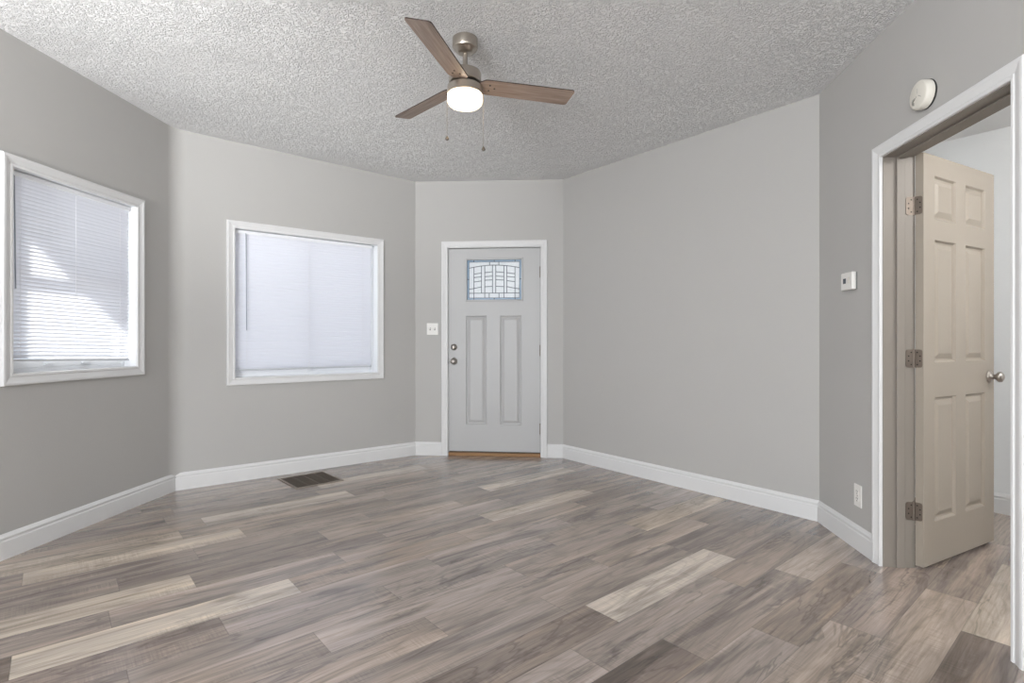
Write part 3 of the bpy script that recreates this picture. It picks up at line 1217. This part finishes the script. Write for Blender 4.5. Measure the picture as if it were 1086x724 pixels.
# heights relative to the ceiling (blade plane 0.237 below it)
fan_part('canopy', [(0.060, 0.0), (0.065, -0.004), (0.066, -0.045), (0.062, -0.056), (0.052, -0.062), (0.046, -0.072), (0.030, -0.080), (0.018, -0.082)], M['nickel'])
fan_part('down_rod', [(0.0125, -0.082), (0.0125, -0.160)], M['nickel'], 24)
fan_part('rod_collar', [(0.020, -0.146), (0.022, -0.152), (0.022, -0.166)], M['nickel'], 24)
fan_part('motor_housing', [(0.022, -0.166), (0.066, -0.168), (0.078, -0.174), (0.083, -0.184), (0.084, -0.226), (0.078, -0.231), (0.060, -0.232)], M['nickel'])
fan_part('flywheel', [(0.062, -0.232), (0.062, -0.246)], M['dark'])
fan_part('light_kit', [(0.060, -0.246), (0.085, -0.248), (0.091, -0.253), (0.092, -0.288), (0.089, -0.292), (0.080, -0.293)], M['nickel'])
gl = fan_part('lamp_shade', [(0.080, 0.0), (0.0885, -0.001), (0.0895, -0.006), (0.089, -0.030), (0.086, -0.044), (0.078, -0.053), (0.062, -0.058), (0.030, -0.060)], M['lampglass'])
gl.location = (0, 0, -0.293)
lamp('fan_bulb_light', 'POINT', (FX - 0.02, FY - 0.015, fz - 0.323), 6, (1.0, 0.84, 0.60), shadow_soft_size=0.018)
BW = 0.060


def blade_bm():
    bm = bmesh.new()
    out = [(0.075, -0.034), (0.100, -0.052), (0.115, -0.055), (0.572, -BW), (0.583, -BW + 0.004), (0.587, -BW + 0.013),
           (0.575, BW - 0.010), (0.569, BW - 0.003), (0.561, BW), (0.115, 0.055), (0.100, 0.052), (0.075, 0.034)]
    t = 0.0028
    lo = [bm.verts.new((x, y, -t)) for x, y in out]
    hi = [bm.verts.new((x, y, t)) for x, y in out]
    bm.faces.new(lo)
    bm.faces.new(hi)
    for i in range(len(out)):
        j = (i + 1) % len(out)
        f = bm.faces.new((lo[i], lo[j], hi[j], hi[i]))
        f.material_index = 1
    return bm


bl0 = None
for k in range(3):
    ang = math.radians(15 + 120 * k)
    if bl0 is None:
        b_ = link('fan_blade', blade_bm(), None, fan, mats=[M['blade'], M['blade_edge']])
        kids = []
        for (x, y) in ((0.128, 0.020), (0.128, -0.020), (0.155, 0.0)):
            bm = bmesh.new()
            lathe(bm, [(0.0045, -0.0028), (0.0045, -0.0045), (0.002, -0.0055)], 12, 'Z', (x, y, 0))
            kids.append(link('blade_screw', bm, M['dark'], b_))
        bm = bmesh.new()
        box(bm, 0.055, 0.165, -0.026, 0.026, 0.0029, 0.0065)
        a_ = link('blade_iron', bm, M['nickel'], b_, bevel=0.002)
        bl0 = b_
        kids.append(a_)
    else:
        b_ = bl0.copy()
        C.objects.link(b_)
        b_.parent = fan
        for s in kids:
            c_ = s.copy()
            C.objects.link(c_)
            c_.parent = b_
    b_.location = (0, 0, -0.239)
    b_.rotation_mode = 'XYZ'
    b_.rotation_euler = (Matrix.Rotation(ang, 3, 'Z') @ Matrix.Rotation(math.radians(-13), 3, 'X')).to_euler('XYZ')
for (x, y, zt, zb) in ((-0.088, 0.02, -0.285, -0.500), (0.086, 0.02, -0.285, -0.555)):
    bm = bmesh.new()
    sx = 1 if x > 0 else -1
    tube(bm, (x, y, zt), (x + sx * 0.008, y, zt - 0.004), 0.0022, 8)
    n = int((zt - zb) / 0.0046)
    for i in range(n):
        z = zt - 0.004 - i * 0.0046
        bmesh.ops.create_icosphere(bm, subdivisions=1, radius=0.0021, matrix=Matrix.Translation((x + sx * 0.008, y, z)))
    ch = link('pull_chain', bm, M['nickel'], fan)
    bm = bmesh.new()
    lathe(bm, [(0.002, 0.010), (0.006, 0.004), (0.0095, -0.003), (0.0095, -0.008), (0.004, -0.012)], 18, 'Z', (x + sx * 0.008, y, zb - 0.008))
    link('chain_fob', bm, M['hinge'], ch, smooth=True)

# ------------------------------------------------------------------ floor register
pTL, pTR, pBR, pBL = Vector((-1.893, 4.37)), Vector((-1.61, 4.614)), Vector((-1.361, 4.305)), Vector((-1.654, 4.024))
cen = (pTL + pTR + pBR + pBL) / 4
rv = ((pTR - pTL) + (pBR - pBL)).normalized()
vent = tag(empty('floor_vent', (cen.x, cen.y, 0.0), math.atan2(rv.y, rv.x)), 'dark brown metal floor register set in the planks under the wider window', 'floor vent')
hx, hy = 0.192, 0.203
bm = bmesh.new()
for (x0, x1, y0, y1) in ((-hx, hx, -hy, -hy + 0.020), (-hx, hx, hy - 0.020, hy), (-hx, -hx + 0.020, -hy + 0.020, hy - 0.020), (hx - 0.020, hx, -hy + 0.020, hy - 0.020)):
    box(bm, x0, x1, y0, y1, 0.0002, 0.006)
link('vent_frame', bm, M['ventrim'], vent, bevel=0.0025)
bm = bmesh.new()
box(bm, -hx + 0.020, hx - 0.020, -hy + 0.020, hy - 0.020, 0.0002, 0.0012)
link('duct_opening', bm, M['ventin'], vent)
bm = bmesh.new()
nl = 26
for i in range(nl):
    x = -hx + 0.020 + (i + 0.5) * (2 * hx - 0.040) / nl
    box(bm, x - 0.0035, x + 0.0035, -hy + 0.020, hy - 0.020, 0.0012, 0.0052)
for i in range(3):
    x = -hx + 0.020 + (i + 1) * (2 * hx - 0.040) / 4
    box(bm, x - 0.006, x + 0.006, -hy + 0.020, hy - 0.020, 0.0012, 0.0058)
link('louvres', bm, M['vent'], vent)

# ------------------------------------------------------------------ wall plates and devices
def wall_thing(name, a, b, u, z, label, cat):
    l_, r_ = frame_of(a, b, u, z)
    return tag(empty(name, l_, r_), label, cat)


# double light switch left of the front door
sw = wall_thing('light_switch', P2, P3, 0.173, 1.243, 'white double toggle switch plate on the wall left of the front door', 'light switch')
bm = bmesh.new()
box(bm, -0.058, 0.058, -0.006, 0.0, -0.058, 0.058)
link('switch_plate', bm, M['plastic'], sw, bevel=0.003)
for x in (-0.023, 0.023):
    bm = bmesh.new()
    box(bm, x - 0.0055, x + 0.0055, -0.0068, -0.0058, -0.013, 0.013)
    r_ = link('toggle_slot', bm, M['grey_plastic'], sw)
    bm = bmesh.new()
    vs = box(bm, x - 0.004, x + 0.004, -0.016, -0.0065, -0.004, 0.004)
    for v in vs:
        if v.co.y < -0.01:
            v.co.z += 0.008
    link('toggle', bm, M['plastic'], r_, bevel=0.001)

# outlet low on the right wall
ot = wall_thing('electrical_outlet', P4, R0, 0.452, 0.290, 'white duplex outlet low on the wall left of the open doorway', 'outlet')
bm = bmesh.new()
box(bm, -0.037, 0.037, -0.006, 0.0, -0.060, 0.060)
link('outlet_plate', bm, M['plastic'], ot, bevel=0.003)
for z in (0.0195, -0.0195):
    bm = bmesh.new()
    lathe(bm, [(0.0172, -0.0055), (0.0172, -0.0078), (0.0162, -0.0083)], 28, 'Y', (0, 0, z))
    r_ = link('receptacle', bm, M['plastic'], ot)
    bm = bmesh.new()
    box(bm, -0.0075, -0.0050, -0.0088, -0.0082, z + 0.000, z + 0.009)
    box(bm, 0.0050, 0.0075, -0.0088, -0.0082, z + 0.000, z + 0.008)
    lathe(bm, [(0.0027, -0.0082), (0.0027, -0.0088)], 12, 'Y', (0, 0, z - 0.008))
    link('slots', bm, M['dark'], r_)
bm = bmesh.new()
lathe(bm, [(0.003, -0.006), (0.0022, -0.0072)], 12, 'Y')
link('screw', bm, M['hinge'], ot)

# thermostat
th = wall_thing('thermostat', P4, R0, 0.385, 1.452, 'small white thermostat with a grey display on the wall left of the doorway', 'thermostat')
bm = bmesh.new()
box(bm, -0.054, 0.054, -0.008, 0.0, -0.045, 0.045)
link('back_plate', bm, M['grey_plastic'], th)
bm = bmesh.new()
box(bm, -0.060, 0.060, -0.030, -0.008, -0.048, 0.048)
link('cover', bm, M['plastic'], th, bevel=0.005)
bm = bmesh.new()
box(bm, -0.034, -0.004, -0.0308, -0.0298, -0.012, 0.016)
link('display', bm, M['lcd'], th)
for z in (0.012, 0.0, -0.012):
    bm = bmesh.new()
    box(bm, 0.018, 0.032, -0.0318, -0.0298, z - 0.0042 + 0.003, z + 0.0042 + 0.003)
    link('button', bm, M['cream'], th, bevel=0.001)

# smoke detector above the doorway
sd = wall_thing('smoke_detector', P4, R0, 1.010, 2.194, 'round white smoke detector on the wall above the doorway', 'smoke detector')
bm = bmesh.new()
lathe(bm, [(0.060, 0.0), (0.062, -0.002), (0.062, -0.006), (0.060, -0.008)], 48, 'Y')
link('mounting_base', bm, M['dark'], sd, smooth=False)
bm = bmesh.new()
lathe(bm, [(0.061, -0.008), (0.062, -0.012), (0.0605, -0.036), (0.058, -0.0405), (0.053, -0.0422), (0.0, -0.0425)], 48, 'Y', cap=False)
link('cover', bm, M['cream'], sd, smooth=True)
bm = bmesh.new()
for a in (92, 215, 325):
    c, s = math.cos(math.radians(a)), math.sin(math.radians(a))
    o_ = Vector((c, 0, s))
    p_ = Vector((-s, 0, c)) * 0.0008
    y = Vector((0, -0.0429, 0))
    y2 = Vector((0, -0.0418, 0))
    q = [bm.verts.new(o_ * 0.006 + p_ + y), bm.verts.new(o_ * 0.050 + p_ + y2), bm.verts.new(o_ * 0.050 - p_ + y2), bm.verts.new(o_ * 0.006 - p_ + y)]
    bm.faces.new(q)
link('cover_seam', bm, M['grey_plastic'], sd)
bm = bmesh.new()
for i in range(4):
    r0, r1 = 0.004 + i * 0.0032, 0.0054 + i * 0.0032
    ns = 14
    for k in range(ns):
        a0 = math.radians(60 + k * 220 / ns)
        a1 = math.radians(60 + (k + 1) * 220 / ns)
        cx, cz = -0.022, -0.022
        q = [bm.verts.new((cx + r * math.cos(a), -0.0429, cz + r * math.sin(a))) for r, a in ((r0, a0), (r1, a0), (r1, a1), (r0, a1))]
        bm.faces.new(q)
link('sounder_grille', bm, M['dark'], sd)

# ------------------------------------------------------------------ added lamps (out of view) and what lies outside the windows
cl = tag(empty('added_ceiling_light', (2.9, 1.5, 2.51)), 'added flush ceiling light, unseen, to light the side room', 'ceiling light')  # lamp added out of view to brighten the side room
bm = bmesh.new()
lathe(bm, [(0.15, 0.0), (0.155, -0.02), (0.150, -0.03)], 40, 'Z')
link('pan', bm, M['nickel'], cl)
bm = bmesh.new()
lathe(bm, [(0.148, -0.030), (0.140, -0.060), (0.100, -0.085), (0.04, -0.095)], 40, 'Z')
link('lamp_shade', bm, M['lampglass'], cl, smooth=True)
lamp('side_room_fill', 'POINT', (2.9, 1.5, 2.25), 58, (1.0, 0.985, 0.96), shadow_soft_size=0.13)

rl = tag(empty('added_ceiling_light', (-1.1, -0.4, ceil_z(-1.1, -0.4))), 'added flush ceiling light behind the camera, fill for the room', 'ceiling light')  # lamp added behind the camera as fill for the side walls
bm = bmesh.new()
lathe(bm, [(0.15, 0.004), (0.155, -0.02), (0.150, -0.03)], 40, 'Z')
link('pan', bm, M['nickel'], rl)
bm = bmesh.new()
lathe(bm, [(0.148, -0.030), (0.140, -0.060), (0.100, -0.085), (0.04, -0.095)], 40, 'Z')
link('lamp_shade', bm, M['lampglass'], rl, smooth=True)
lamp('near_ceiling_fill', 'POINT', (-1.1, -0.4, 2.40), 52, (1.0, 0.985, 0.97), shadow_soft_size=0.14)

# floor lamp added out of view: its tilted head is fill for the ceiling
fl = tag(empty('added_floor_lamp', (-2.35, 0.10, 0.0)), 'added black stand with a tilted spot head, unseen fill for the ceiling', 'floor lamp')
bm = bmesh.new()
lathe(bm, [(0.14, 0.0), (0.14, 0.012), (0.13, 0.020), (0.02, 0.026)], 36)
link('base', bm, M['dark'], fl)
bm = bmesh.new()
lathe(bm, [(0.011, 0.026), (0.011, 1.40)], 16)
link('pole', bm, M['dark'], fl)
AIM = (Vector((-2.0, 3.6, 3.45)) - Vector((-2.35, 0.10, 1.45))).normalized()
bm = bmesh.new()
lathe(bm, [(0.015, -0.06), (0.035, -0.04), (0.062, 0.05), (0.064, 0.055), (0.060, 0.055), (0.033, -0.035)], 28, cap=False)
hd = link('lamp_head', bm, M['dark'], fl, smooth=True)
hd.location = (0, 0, 1.45)
hd.rotation_euler = AIM.to_track_quat('Z', 'Y').to_euler()
lamp('ceiling_fill_spot', 'SPOT', Vector((-2.35, 0.10, 1.45)) + AIM * 0.07, 350, (1.0, 1.0, 1.0), aim=AIM, spot_size=math.radians(70), spot_blend=1.0, shadow_soft_size=0.06)

bm = bmesh.new()
box(bm, -14, 12, -14, 16, -0.36, -0.30)
struct(link('ground_outside', bm, M['concrete']))
# unseen roof slab added outside; its end edge throws the slanted shade on the left blind
bm = bmesh.new()
box(bm, -6.1, -2.80, 1.30, 4.0, 2.92, 3.04)
struct(link('added_shade_roof', bm, M['shade_roof']))
